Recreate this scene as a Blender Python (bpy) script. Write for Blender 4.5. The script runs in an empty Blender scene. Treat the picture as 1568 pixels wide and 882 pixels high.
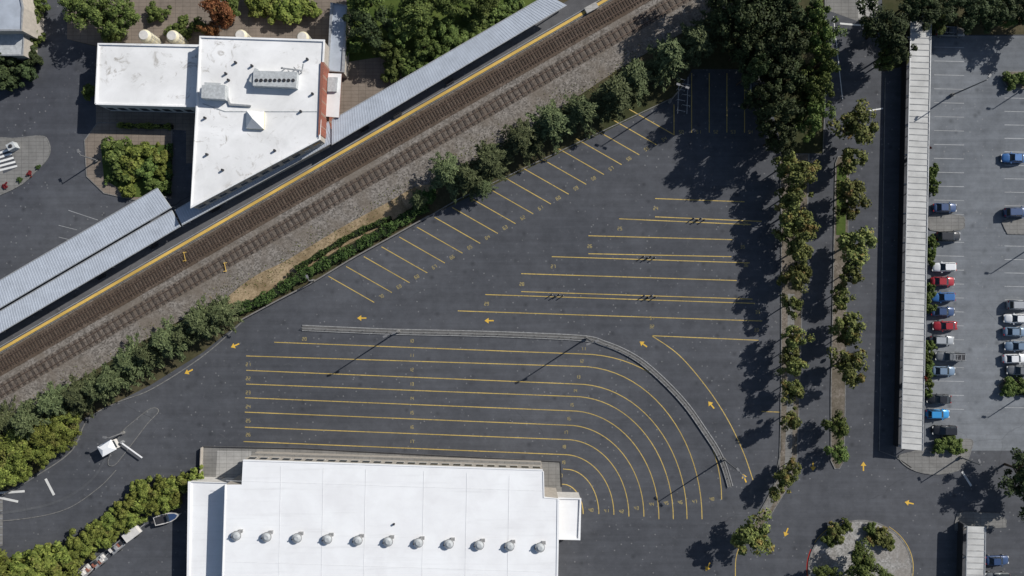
import bpy, math, random
import numpy as np
from mathutils import Vector
random.seed(7); rng=np.random.default_rng(7)
scene=bpy.context.scene
S=200/1568.0; H=133.333
def P(x,y,z=0.0):
    f=(H-z)/H
    return ((x-784)*S*f,(441-y)*S*f)
def PP(l,z=0.0): return [P(a,b,z) for a,b in l]

# ---------------------------------------------------------------- materials
class NT:
    def __init__(s,name,rough=0.9,spec=0.3,obj=False):
        s.m=bpy.data.materials.new(name); s.m.use_nodes=True
        s.nt=s.m.node_tree; s.b=s.nt.nodes['Principled BSDF']
        s.b.inputs['Roughness'].default_value=rough
        s.b.inputs['Specular IOR Level'].default_value=spec
        if obj:
            n=s.nt.nodes.new('ShaderNodeTexCoord'); s.pos=n.outputs['Object']
        else:
            n=s.nt.nodes.new('ShaderNodeNewGeometry'); s.pos=n.outputs['Position']
    def set(s,inp,v):
        if isinstance(v,bpy.types.NodeSocket): s.nt.links.new(v,inp)
        elif isinstance(v,(tuple,list)) and len(v)==3 and inp.type=='RGBA': inp.default_value=(*v,1)
        else: inp.default_value=v
    def noise(s,scale,detail=5,rough=0.6,dist=0,vec=None):
        n=s.nt.nodes.new('ShaderNodeTexNoise'); s.set(n.inputs['Vector'],vec or s.pos)
        n.inputs['Scale'].default_value=scale; n.inputs['Detail'].default_value=detail
        n.inputs['Roughness'].default_value=rough; n.inputs['Distortion'].default_value=dist
        return n.outputs['Fac']
    def vor(s,scale,feature='F1',out='Distance',vec=None,rnd=1):
        n=s.nt.nodes.new('ShaderNodeTexVoronoi'); n.feature=feature; n.voronoi_dimensions='2D'
        s.set(n.inputs['Vector'],vec or s.pos); n.inputs['Scale'].default_value=scale
        n.inputs['Randomness'].default_value=rnd
        return n.outputs[out]
    def warp(s,scale,amt):
        n=s.nt.nodes.new('ShaderNodeTexNoise'); s.set(n.inputs['Vector'],s.pos); n.inputs['Scale'].default_value=scale
        n.inputs['Detail'].default_value=3
        v=s.nt.nodes.new('ShaderNodeVectorMath'); v.operation='MULTIPLY_ADD'
        s.nt.links.new(n.outputs['Color'],v.inputs[0]); v.inputs[1].default_value=(amt,amt,0); s.nt.links.new(s.pos,v.inputs[2])
        return v.outputs[0]
    def stretch(s,rot,sx,sy):
        m=s.nt.nodes.new('ShaderNodeMapping'); s.nt.links.new(s.pos,m.inputs['Vector'])
        m.inputs['Rotation'].default_value=(0,0,rot); m.inputs['Scale'].default_value=(sx,sy,1)
        return m.outputs[0]
    def mr(s,v,a,b,c,d):
        n=s.nt.nodes.new('ShaderNodeMapRange'); s.set(n.inputs[0],v)
        for i,q in enumerate((a,b,c,d)): n.inputs[i+1].default_value=q
        return n.outputs[0]
    def math(s,op,a,b=0.0):
        n=s.nt.nodes.new('ShaderNodeMath'); n.operation=op; s.set(n.inputs[0],a); s.set(n.inputs[1],b); return n.outputs[0]
    def mix(s,f,a,b,mode='MIX'):
        n=s.nt.nodes.new('ShaderNodeMix'); n.data_type='RGBA'; n.blend_type=mode
        s.set(n.inputs[0],f); s.set(n.inputs[6],a); s.set(n.inputs[7],b); return n.outputs[2]
    def col(s,c): s.set(s.b.inputs['Base Color'],c); return s

def simple(name,c,rough=0.8,var=0.15,scale=1.5,metal=0,obj=False,spec=0.3):
    t=NT(name,rough,spec,obj)
    n=t.noise(scale,3,0.65)
    d=tuple(x*(1-var*1.6) for x in c); l=tuple(min(1,x*(1+var)) for x in c)
    t.col(t.mix(t.mr(n,0.3,0.7,0,1),d,l)); t.b.inputs['Metallic'].default_value=metal
    return t.m

def asphalt(name,dark,light,crack=0.5,speck=0.5):
    t=NT(name,0.92,0.25)
    bn=t.noise(0.03,4,0.6,0.6)
    c=t.mix(t.mr(bn,0.35,0.65,0,1),dark,light)
    med=t.mr(t.noise(0.35,6,0.75),0.3,0.7,0.80,1.2)
    mm=t.nt.nodes.new('ShaderNodeVectorMath'); mm.operation='SCALE'
    st=t.mr(t.noise(1.0,4,0.65,0,t.stretch(0.02,0.03,0.9)),0.3,0.7,0.88,1.12)
    f=t.math('MULTIPLY',med,st)
    t.nt.links.new(c,mm.inputs[0]); t.nt.links.new(f,mm.inputs['Scale']); c=mm.outputs[0]
    mk=t.mr(t.noise(0.13,2),0.45,0.58,0,1)
    oil=t.math('MULTIPLY',t.mr(t.vor(0.22),0.0,0.14,0.6,0),mk)
    c=t.mix(oil,c,tuple(x*0.45 for x in dark))
    w=t.warp(0.12,6.0)
    cr=t.math('MULTIPLY',t.mr(t.vor(0.04,'DISTANCE_TO_EDGE','Distance',w),0.001,0.004,crack,0),t.mr(bn,0.45,0.6,0,1))
    c=t.mix(cr,c,tuple(x*0.5 for x in dark))
    sp=t.math('MULTIPLY',t.mr(t.vor(0.45),0.04,0.08,speck,0),mk)
    c=t.mix(sp,c,(0.26,0.26,0.26))
    sc=t.math('MULTIPLY',t.mr(t.noise(0.6,6,0.8,1.2),0.6,0.76,0,0.45),t.mr(bn,0.42,0.56,1,0))
    c=t.mix(sc,c,(0.19,0.19,0.195))
    t.col(c)
    return t.m
M={}
M['asph']=asphalt('asphalt',(0.064,0.068,0.078),(0.086,0.090,0.101),0.3)
M['asph_l']=asphalt('asphalt_worn',(0.125,0.136,0.152),(0.18,0.193,0.21),0.3)
M['asph_d']=asphalt('asphalt_drive',(0.074,0.078,0.087),(0.10,0.104,0.112),0.6,0.8)
M['asph_nw']=asphalt('asphalt_forecourt',(0.06,0.064,0.076),(0.088,0.093,0.105),0.7,0.5)
def ballast(name,a,b,c3):
    t=NT(name,0.95,0.1)
    v=t.vor(4.0,'F1','Color'); sep=t.nt.nodes.new('ShaderNodeSeparateColor'); t.nt.links.new(v,sep.inputs[0])
    c=t.mix(sep.outputs[0],a,b); c=t.mix(t.mr(t.noise(0.15,4,0.7,0.5),0.42,0.62,0,0.8),c,c3)
    c=t.mix(t.mr(t.noise(0.7,4,0.7),0.5,0.75,0,0.6),c,tuple(x*0.5 for x in c3))
    t.col(c); return t.m
M['ballast']=ballast('ballast',(0.105,0.095,0.085),(0.29,0.265,0.24),(0.17,0.145,0.12))
M['ballast_m']=ballast('ballast_mid',(0.08,0.066,0.055),(0.21,0.18,0.155),(0.13,0.105,0.085))
M['ballast_b']=ballast('ballast_brown',(0.065,0.05,0.04),(0.16,0.125,0.1),(0.095,0.07,0.052))
M['dirt']=ballast('dirt',(0.26,0.195,0.12),(0.40,0.31,0.2),(0.17,0.125,0.07))
M['mulch']=ballast('mulch',(0.13,0.11,0.09),(0.24,0.21,0.18),(0.11,0.095,0.07))
M['gravel']=ballast('gravel',(0.2,0.2,0.19),(0.42,0.41,0.4),(0.24,0.22,0.2))
t=NT('ground',0.95,0.1)
c=t.mix(t.mr(t.noise(0.05,4,0.6),0.4,0.6,0,1),(0.05,0.055,0.025),(0.11,0.09,0.055)); c=t.mix(t.mr(t.noise(1.2,5,0.8),0.4,0.7,0,0.7),c,(0.03,0.035,0.015)); t.col(c); M['ground']=t.m
t=NT('grass',0.95,0.1)
c=t.mix(t.mr(t.noise(0.25,5,0.7),0.35,0.65,0,1),(0.05,0.085,0.018),(0.12,0.155,0.04)); c=t.mix(t.mr(t.noise(4,4,0.8),0.4,0.7,0,0.6),c,(0.03,0.045,0.012)); t.col(c); M['grass']=t.m
def concrete(name,c0,js=0.35):
    t=NT(name,0.9,0.2)
    c=t.mix(t.mr(t.noise(0.3,6,0.7,0.4),0.3,0.7,0,1),tuple(x*0.72 for x in c0),tuple(x*1.12 for x in c0))
    c=t.mix(t.mr(t.noise(5,3,0.8),0.5,0.8,0,0.35),c,tuple(x*0.5 for x in c0))
    br=t.nt.nodes.new('ShaderNodeTexBrick'); t.nt.links.new(t.pos,br.inputs['Vector']); br.offset=0
    br.inputs['Scale'].default_value=js; br.inputs['Mortar Size'].default_value=0.012; br.inputs['Color1'].default_value=(1,1,1,1); br.inputs['Color2'].default_value=(0.93,0.93,0.93,1); br.inputs['Mortar'].default_value=(0.6,0.6,0.6,1)
    c=t.mix(1,c,br.outputs['Color'],'MULTIPLY')
    t.col(c); return t.m
M['conc']=concrete('concrete',(0.23,0.225,0.215))
M['conc_l']=concrete('concrete_light',(0.42,0.41,0.39))
M['conc_d']=concrete('concrete_dark',(0.15,0.148,0.145))
M['conc_b']=concrete('concrete_beige',(0.24,0.20,0.165))
M['kerb']=simple('kerb_concrete',(0.19,0.187,0.18),0.9,0.25,2.0)
M['platf']=asphalt('platform_surface',(0.085,0.085,0.09),(0.12,0.12,0.125))
def paint(name,c,under,wear=0.5):
    t=NT(name,0.7,0.3)
    w=t.mr(t.noise(2.5,5,0.8),0.45+0.2*(1-wear),0.75,0,0.9)
    t.col(t.mix(w,t.mix(t.mr(t.noise(0.1,3),0.35,0.65,0,1),c,tuple(x*0.7 for x in c)),under)); return t.m
M['yel']=paint('yellow_paint',(0.60,0.43,0.12),(0.1,0.1,0.1),0.85)
M['yel_n']=paint('yellow_paint_worn',(0.40,0.32,0.13),(0.1,0.1,0.1),1.0)
M['yel_s']=paint('yellow_paint_fresh',(0.80,0.50,0.07),(0.1,0.08,0.06),0.4)
M['yel_p']=paint('yellow_tactile_edge',(0.72,0.48,0.12),(0.2,0.17,0.1),0.5)
M['whi']=paint('white_paint',(0.75,0.75,0.73),(0.15,0.15,0.15),0.4)
M['whi_f']=paint('white_paint_faded',(0.40,0.41,0.42),(0.17,0.18,0.19),0.9)
M['red_p']=paint('red_paint',(0.45,0.03,0.02),(0.1,0.05,0.05),0.4)
t=NT('white_roof_membrane',0.75,0.3)
c=t.mix(t.mr(t.noise(0.12,5,0.65,0.5),0.35,0.7,0,1),(0.84,0.84,0.84),(0.66,0.66,0.655))
c=t.mix(t.math('MULTIPLY',t.mr(t.noise(0.45,6,0.7,1.0),0.56,0.7,0,0.85),t.mr(t.noise(0.07,2),0.46,0.6,0,1)),c,(0.24,0.21,0.17)); t.col(c); M['roof']=t.m
t=NT('white_metal_roof',0.6,0.3)
c=t.mix(t.mr(t.noise(0.15,5,0.65,0.3),0.35,0.7,0,1),(0.86,0.87,0.88),(0.76,0.76,0.77))
c=t.mix(t.mr(t.noise(1.2,5,0.7,0,t.stretch(0.03,0.05,1.0)),0.55,0.8,0,0.3),c,(0.5,0.5,0.5)); t.col(c); M['roof2']=t.m
M['seam']=simple('roof_seam_grey',(0.68,0.69,0.70),0.7,0.08)
M['wallw']=simple('white_stucco_wall',(0.6,0.58,0.55),0.9,0.08)
M['wallb']=simple('beige_stucco_wall',(0.40,0.365,0.32),0.9,0.1)
M['wallg']=simple('grey_block_wall',(0.2,0.19,0.18),0.9,0.15)
t=NT('red_brick',0.9,0.2,True)
br=t.nt.nodes.new('ShaderNodeTexBrick'); t.nt.links.new(t.pos,br.inputs['Vector']); br.inputs['Scale'].default_value=2; br.inputs['Color1'].default_value=(0.3,0.08,0.05,1); br.inputs['Color2'].default_value=(0.2,0.06,0.04,1); br.inputs['Mortar'].default_value=(0.3,0.25,0.2,1)
t.col(br.outputs['Color']); M['brick']=t.m
M['glass']=simple('window_glass',(0.03,0.04,0.05),0.1,0.05,spec=0.6)
M['metal']=simple('galvanised_metal',(0.38,0.39,0.40),0.5,0.15,2,0.3)
M['metal_p']=simple('lamp_pole_metal',(0.20,0.20,0.205),0.6,0.12,2,0.2)
M['metal_g']=simple('weathered_rail_metal',(0.30,0.30,0.30),0.7,0.2,2,0.1)
M['metal_d']=simple('dark_metal',(0.05,0.05,0.055),0.5,0.1,2,0.3)
M['rust']=simple('rail_steel',(0.17,0.12,0.095),0.5,0.2,2,0.3)
M['tie_d']=simple('timber_sleeper_dark',(0.06,0.045,0.036),0.95,0.35,3)
M['tie_l']=simple('sleeper_weathered',(0.085,0.07,0.06),0.95,0.4,2)
M['canopy']=simple('ribbed_metal_roof',(0.40,0.44,0.50),0.55,0.10,0.4)
M['canopy_seam']=simple('roof_seam_light',(0.46,0.50,0.56),0.6,0.1,1)
M['car_roof']=simple('carport_roof_metal',(0.50,0.50,0.485),0.7,0.13,0.3)
M['car_rib']=simple('carport_rib',(0.34,0.34,0.34),0.7,0.2,0.7)
M['hvac']=simple('hvac_casing',(0.45,0.47,0.48),0.6,0.15,2)
M['tank']=simple('cream_tank',(0.62,0.57,0.42),0.5,0.1,2)
M['rubber']=simple('tyre_rubber',(0.02,0.02,0.02),0.9,0.1)
M['lampred']=simple('tail_lamp',(0.35,0.01,0.01),0.3,0.1)
M['lampw']=simple('head_lamp',(0.7,0.7,0.68),0.2,0.05)
M['bark']=simple('bark',(0.09,0.065,0.045),0.95,0.3,4,obj=True)
def leafmat(name,dk,lt,accent=None):
    t=NT(name,0.7,0.15)
    g=t.nt.nodes.new('ShaderNodeNewGeometry'); oi=t.nt.nodes.new('ShaderNodeObjectInfo')
    c=t.mix(g.outputs['Random Per Island'],dk,lt)
    n=t.noise(0.5,2,0.65)
    c=t.mix(t.mr(n,0.3,0.5,0.6,0),c,dk)
    if accent: c=t.mix(t.mr(n,0.56,0.68,0,0.75),c,accent)
    hs=t.nt.nodes.new('ShaderNodeHueSaturation'); t.nt.links.new(c,hs.inputs['Color'])
    t.nt.links.new(t.mr(oi.outputs['Random'],0,1,0.72,1.28),hs.inputs['Value'])
    t.nt.links.new(t.mr(oi.outputs['Random'],0,1,0.485,0.515),hs.inputs['Hue'])
    t.col(hs.outputs[0]); return t.m
LM={'row':leafmat('leaves_row',(0.048,0.064,0.028),(0.135,0.158,0.072)),
    'dark':leafmat('leaves_dark',(0.02,0.031,0.013),(0.068,0.09,0.035)),
    'olive':leafmat('leaves_olive',(0.055,0.068,0.02),(0.185,0.20,0.06),(0.22,0.14,0.05)),
    'green':leafmat('leaves_green',(0.045,0.072,0.018),(0.145,0.185,0.05)),
    'lime':leafmat('leaves_lime',(0.06,0.08,0.016),(0.20,0.225,0.05),(0.16,0.15,0.045)),
    'red':leafmat('leaves_red',(0.08,0.025,0.012),(0.22,0.09,0.04),(0.08,0.08,0.03)),
    'rose':leafmat('leaves_rose',(0.12,0.02,0.015),(0.3,0.05,0.04),(0.06,0.08,0.02)),
    'hedge':leafmat('leaves_hedge',(0.025,0.048,0.014),(0.085,0.135,0.035))}
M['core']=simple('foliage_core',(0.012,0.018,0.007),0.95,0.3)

# ---------------------------------------------------------------- mesh builder
def ccw(p):
    a=sum(p[i][0]*p[(i+1)%len(p)][1]-p[(i+1)%len(p)][0]*p[i][1] for i in range(len(p)))
    return p if a>0 else p[::-1]
class MB:
    def __init__(s): s.v=[];s.f=[];s.m=[];s.mats=[]
    def mi(s,k):
        if k not in s.mats: s.mats.append(k)
        return s.mats.index(k)
    def add(s,vs,fs,mk):
        o=len(s.v); s.v+= [tuple(map(float,q)) for q in vs]
        i=s.mi(mk)
        for f in fs: s.f.append([a+o for a in f]); s.m.append(i)
    def sheet(s,poly,z,mk):
        poly=ccw(poly); s.add([(x,y,z) for x,y in poly],[list(range(len(poly)))],mk)
    def prism(s,poly,z0,z1,mside,mtop=None):
        poly=ccw(poly); n=len(poly)
        s.add([(x,y,z0) for x,y in poly]+[(x,y,z1) for x,y in poly],[[i,(i+1)%n,n+(i+1)%n,n+i] for i in range(n)],mside)
        s.add([(x,y,z1) for x,y in poly],[list(range(n))],mtop or mside)
    def box(s,cx,cy,z0,lx,ly,h,mk,a=0,mtop=None):
        c,q=math.cos(a),math.sin(a)
        poly=[(cx+x*c-y*q,cy+x*q+y*c) for x,y in ((-lx/2,-ly/2),(lx/2,-ly/2),(lx/2,ly/2),(-lx/2,ly/2))]
        s.prism(poly,z0,z0+h,mk,mtop); s.add([(x,y,z0) for x,y in poly],[[3,2,1,0]],mk)
    def cone(s,p0,p1,r0,r1,mk,n=8,cap=True):
        p0=Vector(p0);p1=Vector(p1);d=(p1-p0).normalized()
        u=d.orthogonal().normalized();w=d.cross(u)
        vs=[p0+(u*math.cos(2*math.pi*i/n)+w*math.sin(2*math.pi*i/n))*r0 for i in range(n)]+[p1+(u*math.cos(2*math.pi*i/n)+w*math.sin(2*math.pi*i/n))*r1 for i in range(n)]
        fs=[[i,(i+1)%n,n+(i+1)%n,n+i] for i in range(n)]
        if cap: fs+= [list(range(n))[::-1],list(range(n,2*n))]
        s.add(vs,fs,mk)
    def ribbon(s,path,w,z0,z1=None,mk='kerb',w2=None):
        n=len(path); L=[];R=[]
        for i,(x,y) in enumerate(path):
            a=path[max(0,i-1)];b=path[min(n-1,i+1)]
            dx,dy=b[0]-a[0],b[1]-a[1];l=math.hypot(dx,dy) or 1
            nx,ny=-dy/l,dx/l
            k=1.0
            if 0<i<n-1:
                e0=(x-a[0],y-a[1]);l0=math.hypot(*e0) or 1
                k=1/max(0.5,abs((e0[0]*dx+e0[1]*dy)/(l0*l)))
            L.append((x+nx*w/2*k,y+ny*w/2*k));R.append((x-nx*w/2*k,y-ny*w/2*k))
        if z1 is None:
            s.add([(x,y,z0) for x,y in L]+[(x,y,z0) for x,y in R],[[n+i,n+i+1,i+1,i] for i in range(n-1)],mk)
        else:
            vs=[(x,y,z1) for x,y in L]+[(x,y,z1) for x,y in R]+[(x,y,z0) for x,y in L]+[(x,y,z0) for x,y in R]
            fs=[]
            for i in range(n-1):
                fs+=[[n+i,n+i+1,i+1,i],[i,i+1,2*n+i+1,2*n+i],[3*n+i,3*n+i+1,n+i+1,n+i]]
            fs+=[[0,2*n,3*n,n],[n-1,2*n-1,4*n-1,3*n-1]]
            s.add(vs,fs,mk)
    def build(s,name,parent=None,smooth=False):
        me=bpy.data.meshes.new(name); me.from_pydata(s.v,[],s.f)
        for k in s.mats: me.materials.append(M[k] if isinstance(k,str) else k)
        me.polygons.foreach_set('material_index',s.m)
        if smooth: me.polygons.foreach_set('use_smooth',[True]*len(s.f))
        me.update()
        o=bpy.data.objects.new(name,me); scene.collection.objects.link(o)
        if parent: o.parent=parent
        return o
def empty(name,loc=(0,0,0),rot=0):
    e=bpy.data.objects.new(name,None); scene.collection.objects.link(e); e.location=loc; e.rotation_euler=(0,0,rot); e.empty_display_size=0.5
    return e
def smooth(pts,n=8,closed=False):
    out=[];N=len(pts)
    g=(lambda i:pts[i%N]) if closed else (lambda i:pts[max(0,min(N-1,i))])
    for i in range(N if closed else N-1):
        p0,p1,p2,p3=g(i-1),g(i),g(i+1),g(i+2)
        for k in range(n):
            t=k/n
            out.append(tuple(0.5*((2*p1[j])+(-p0[j]+p2[j])*t+(2*p0[j]-5*p1[j]+4*p2[j]-p3[j])*t*t+(-p0[j]+3*p1[j]-3*p2[j]+p3[j])*t**3) for j in (0,1)))
    if not closed: out.append(pts[-1])
    return out
def sheet(name,poly,z,mk):
    b=MB(); b.sheet(PP(poly),z,mk); return b.build(name)

# ---------------------------------------------------------------- ground
b=MB(); b.sheet([(-2000,-2000),(2000,-2000),(2000,2000),(-2000,2000)],0,'ground'); b.build('ground')
sheet('asphalt_parking_lot',[(372,490),(480,432),(542,396),(655,332),(1033,150),(1060,106),(1165,106),(1200,235),(1262,235),(1262,-400),(2300,-400),(2300,1500),(-500,1500),(-500,960),(0,757),(60,722),(130,640),(230,590),(310,540)],0.01,'asph')
sheet('asphalt_east_lot',[(1426,55),(2300,55),(2300,690),(1485,690),(1415,690)],0.02,'asph_l')
sheet('asphalt_forecourt',[(-500,-400),(108,-400),(103,60),(150,72),(150,190),(310,190),(310,320),(-500,785)],0.01,'asph_nw')
sheet('concrete_plaza',[(103,-200),(532,-200),(600,80),(640,150),(480,250),(285,250),(285,200),(147,190),(147,70),(103,60)],0.02,'conc_b')
sheet('grass_bank',[(532,-200),(1000,-200),(850,0),(640,150),(600,85),(530,95)],0.03,'grass')
bt=[(-500,925),(0,640),(100,580),(250,490),(350,440),(400,425),(440,402),(520,348),(640,296),(690,255),(800,190),(950,90),(1100,5),(1500,-225)]
bt=[(x,y+14) for x,y in bt]
L=lambda a,x:(x,a-0.578*x)
sheet('railway_ballast',[L(540,-500)]+bt+[L(540,1500)],0.05,'ballast')
sheet('dirt_strip',smooth([(330,475),(360,445),(395,420),(440,398),(520,350),(590,312),(640,285),(665,290),(600,338),(520,381),(460,420),(400,458),(360,478)],6,True),0.06,'dirt')
b=MB(); b.ribbon(PP([L(560,-500),L(560,1500)]),3.7,0.07,0.12,'ballast_b'); b.ribbon(PP([L(600,-500),L(600,1500)]),2.9,0.055,0.062,'ballast_m'); b.build('track_bed')
def track(a,name,tie,tw,spacing,z):
    b=MB(); p0=Vector(P(*L(a,-500)));p1=Vector(P(*L(a,1500)));d=(p1-p0);ln=d.length;d.normalize();n=Vector((-d.y,d.x));ang=math.atan2(d.y,d.x)
    k=int(ln/spacing)
    for i in range(k):
        c=p0+d*(i*spacing+random.uniform(-.05,.05))+n*random.uniform(-.06,.06)
        b.box(c.x,c.y,z,tw+random.uniform(-.03,.03),2.6,0.1,tie,ang+random.uniform(-.02,.02))
    for s in (-1,1):
        q0=p0+n*0.75*s;q1=p1+n*0.75*s
        b.ribbon([tuple(q0),tuple(q1)],0.14,z+0.1,z+0.13,'rust')
        b.ribbon([tuple(q0),tuple(q1)],0.075,z+0.13,z+0.27,'rust')
    return b.build(name)
track(560,'railway_track','tie_d',0.26,0.62,0.10)
track(600,'railway_track','tie_l',0.5,1.25,0.04)
b=MB()
poly=[L(541,-500),L(541,955),L(505,925),L(480,-500)]
b.prism(PP(poly),0,0.28,'kerb','platf'); b.build('railway_platform')
b=MB(); b.ribbon(PP([L(537,-500),L(537,950)]),0.62,0.285,None,'yel_p'); b.ribbon(PP([L(540.3,-500),L(540.3,950)]),0.25,0.285,None,'conc'); b.ribbon(PP([L(531.5,-500),L(531.5,950)]),0.1,0.285,None,'whi_f'); b.build('platform_edge_marking')
for (x,y) in ((284,393),(346,409)):
    b=MB(); cx,cy=P(x,y)
    b.box(cx,cy,0.32,0.12,1.9,0.05,'yel_p',0.2); b.box(cx,cy+0.8,0.33,0.7,0.12,0.05,'yel_p',0.2); b.box(cx,cy-0.8,0.33,0.7,0.12,0.05,'yel_p',0.2)
    b.build('track_marker')

# ---------------------------------------------------------------- markings
SEG={'0':'abcdef','1':'bc','2':'abged','3':'abgcd','4':'fgbc','5':'afgcd','6':'afgedc','7':'abc','8':'abcdefg','9':'abcfgd'}
def digits(b,x,y,num,ang=0,h=0.6,mk='yel_n',z=0.022):
    w=h*0.5;t=0.11;c,s=math.cos(ang),math.sin(ang);X,Y=P(x,y)
    off=-(len(num)-1)*(w+0.2)/2
    for ch in num:
        for q in SEG[ch]:
            r={'a':(0,h/2,w,t),'g':(0,0,w,t),'d':(0,-h/2,w,t),'b':(w/2,h/4,t,h/2),'c':(w/2,-h/4,t,h/2),'e':(-w/2,-h/4,t,h/2),'f':(-w/2,h/4,t,h/2)}[q]
            lx,ly=r[0]+off,r[1]
            poly=[(lx-r[2]/2,ly-r[3]/2),(lx+r[2]/2,ly-r[3]/2),(lx+r[2]/2,ly+r[3]/2),(lx-r[2]/2,ly+r[3]/2)]
            b.sheet([(X+px*c-py*s,Y+px*s+py*c) for px,py in poly],z+0.0008*(ord(q)-97),mk)
        off+=w+0.2
LW=0.165; Z=0.02
yl=MB()
def yline(pts,w=LW): yl.ribbon(PP(pts),w,Z,None,'yel')
num=MB()
for k in range(18):
    dx,dy=k*27.06,-k*15.06
    yline([(503+dx,423+dy),(573+dx,463+dy)])
    if k<17: digits(num,584+dx,454+dy,str(70-k),0.52)
for x,y0,y1 in ((1032,160,206),(1059,112,203),(1086,112,203),(1113,112,203),(1140,112,203)):
    yline([(x,y0),(x,y1)])
for k in range(5): digits(num,1043+26.5*k,202,str(50+k))
rows=[(1003,304,1140,309),(1003,332,1166,339),(948,335,1150,344),(901,361,1122,367),(901,388.5,1120,393),(845,393,1148,402.5),(798,419,1128,429.5),(798,446.5,1152,458),(743,451,1156,464.5),(701,476,1167,491.5),(998,514,1162,521)]
for x0,y0,x1,y1 in rows: yline([(x0,y0),(x1,y1)])
for x,y,n in ((1004,319,'24'),(949,350,'25'),(903,377,'26'),(847,408,'27'),(799,435,'28'),(745,465,'29'),(998,487,'31'),(998,500,'32'),(1141,343,'34'),(1137,378,'35'),(1142,406,'36'),(1160,478,'39'),(1158,505,'33')): digits(num,x,y,n)
yline(smooth([(998,514),(1040,544),(1082,593),(1114,642),(1138,692),(1153,735)],8))
yline([(1166,630),(1194,631)])
lanes=[((420,524),(890,542),(1105,765)),((377,545),(887,561),(1075,795)),((377,567),(882,588),(1052,795)),((377,588),(877,607),(1031,795)),((375,609),(873,629),(1009,795)),((375,631),(868,651),(986,791)),((375,654),(866,673),(963,791)),((373,676),(863,696),(940,788)),((862,718),(866,718.5),(917,787)),((858,741),(862,741.5),(893,787))]
for i,(a,m,e) in enumerate(lanes):
    pts=[a]; n=10
    for k in range(n): pts.append((a[0]+(m[0]-a[0])*(k+1)/n,a[1]+(m[1]-a[1])*(k+1)/n))
    Rx,Ry=e[0]-m[0],e[1]-m[1]
    yline(pts+[(m[0]+Rx*math.sin(math.pi/2*k/21),m[1]+Ry*(1-math.cos(math.pi/2*k/21))) for k in range(1,22)])
for i in range(9):
    digits(num,630,522+i*22,str(10+i)); 
    digits(num,380 if i else 466,(558 if i else 519)+ (i-1)*21.5*(i>0),str(20+i))
for i,(x,y) in enumerate(((893,534),(890,553),(885,577),(880,598),(875,620),(870,641),(866,662),(863,684),(862,708),(858,728))): digits(num,x,y,str(11+i))
ends=[893,917,940,963,986,1009,1031,1052,1075,1105]
for i in range(9): digits(num,(ends[i]+ends[i+1])/2,(781,782,783,778,772,770,769,768,764)[i],str(40+i))
yline(smooth([(1127,930),(1126,870),(1128,850),(1132,838)],5))
yline(smooth([(1240,935),(1237,880),(1240,850)],4))
yl.build('parking_line_markings'); num.build('stall_number_markings')
ar=MB()
def arrow(x,y,ang,mk='yel_s',L_=1.8):
    X,Y=P(x,y);c,s=math.cos(ang),math.sin(ang)
    T=lambda u,v:(X+u*c-v*s,Y+u*s+v*c)
    ar.sheet([T(-L_/2,-.13),T(.1,-.13),T(.1,-.55),T(L_/2,0),T(.1,.55),T(.1,.13),T(-L_/2,.13)],0.03,mk)
pi=math.pi
for x,y,a in ((554,487,pi),(749,491,pi),(360,529,pi*1.13),(289,569,pi*1.15),(985,527,pi*.8),(1089,620,pi*.72),(1140,732,pi*.62),(1245,714,-pi/2),(1322,714,pi/2),(1392,770,pi*.93),(1204,815,-pi*.62),(1084,868,-pi*.65)): arrow(x,y,a)
ar.build('arrow_markings')
wm=MB()
for y in np.arange(72,640,21.3): wm.ribbon(PP([(1430,y),(1476,y+1)]),0.13,0.03,None,'whi_f')
for y in np.arange(150,640,20.6): wm.ribbon(PP([(1538,y),(1640,y+2)]),0.13,0.03,None,'whi_f')
for pts,w in (([(70,733),(83,758)],0.5),([(0,762),(28,768)],0.45),([(-3,755),(38,752)],0.45),([(1473,722),(1487,744)],0.4),([(1328,170),(1352,166)],0.25),([(1276,25),(1290,152)],0.15),([(1286,36),(1330,40)],0.35),([(1337,0),(1335,28)],0.15)):
    wm.ribbon(PP(pts),w,0.045,None,'whi')
wm.ribbon(PP([(105,322),(150,337)]),0.12,0.03,None,'whi_f')
for i in range(5): wm.ribbon(PP([(90,345+i*18),(118,352+i*18)]),0.1,0.03,None,'whi_f')
wm.build('white_road_markings')

# ---------------------------------------------------------------- islands, kerbs
def island(name,pts,mk,h=0.13,n=6,kerb=0.16):
    b=MB(); w=PP(smooth(pts,n,True) if n else pts); b.prism(w,0,h,'kerb',mk); b.ribbon(w+[w[0]],kerb,0,h+0.02,'kerb'); return b.build(name)
island('planting_strip',[(1194,236),(1238,236),(1236,330),(1228,450),(1224,600),(1219,725),(1180,788),(1148,830),(1138,828),(1168,775),(1193,730),(1196,600),(1196,450),(1196,330)],'mulch',n=0)
b=MB(); b.ribbon(PP([(1211,450),(1210,600),(1206,722),(1172,780)]),1.3,0.136,None,'conc'); b.build('footpath')
island('planting_strip',[(1279,250),(1283,240),(1296,240),(1300,250),(1296,450),(1294,600),(1292,705),(1285,717),(1278,717),(1272,705),(1272,600),(1275,450)],'mulch',n=0)
sheet('grass_verge',[(1281,255),(1296,255),(1294,360),(1280,360)],0.155,'grass')
island('planting_island',[(1376,700),(1395,692),(1480,672),(1486,690),(1470,718),(1430,726),(1395,718)],'conc')
island('planting_island',[(1424,330),(1470,330),(1476,341),(1470,352),(1424,352)],'conc',n=3)
island('planting_island',[(1538,350),(1534,341),(1542,336),(1640,338),(1640,360),(1542,358)],'conc',n=0)
island('planting_island',[(1540,130),(1534,120),(1542,110),(1640,108),(1640,136),(1545,136)],'mulch',n=0)
island('planting_island',[(1532,598),(1528,590),(1536,580),(1640,582),(1640,606),(1540,606)],'mulch',n=0)
cx,cy=1317,870
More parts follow.
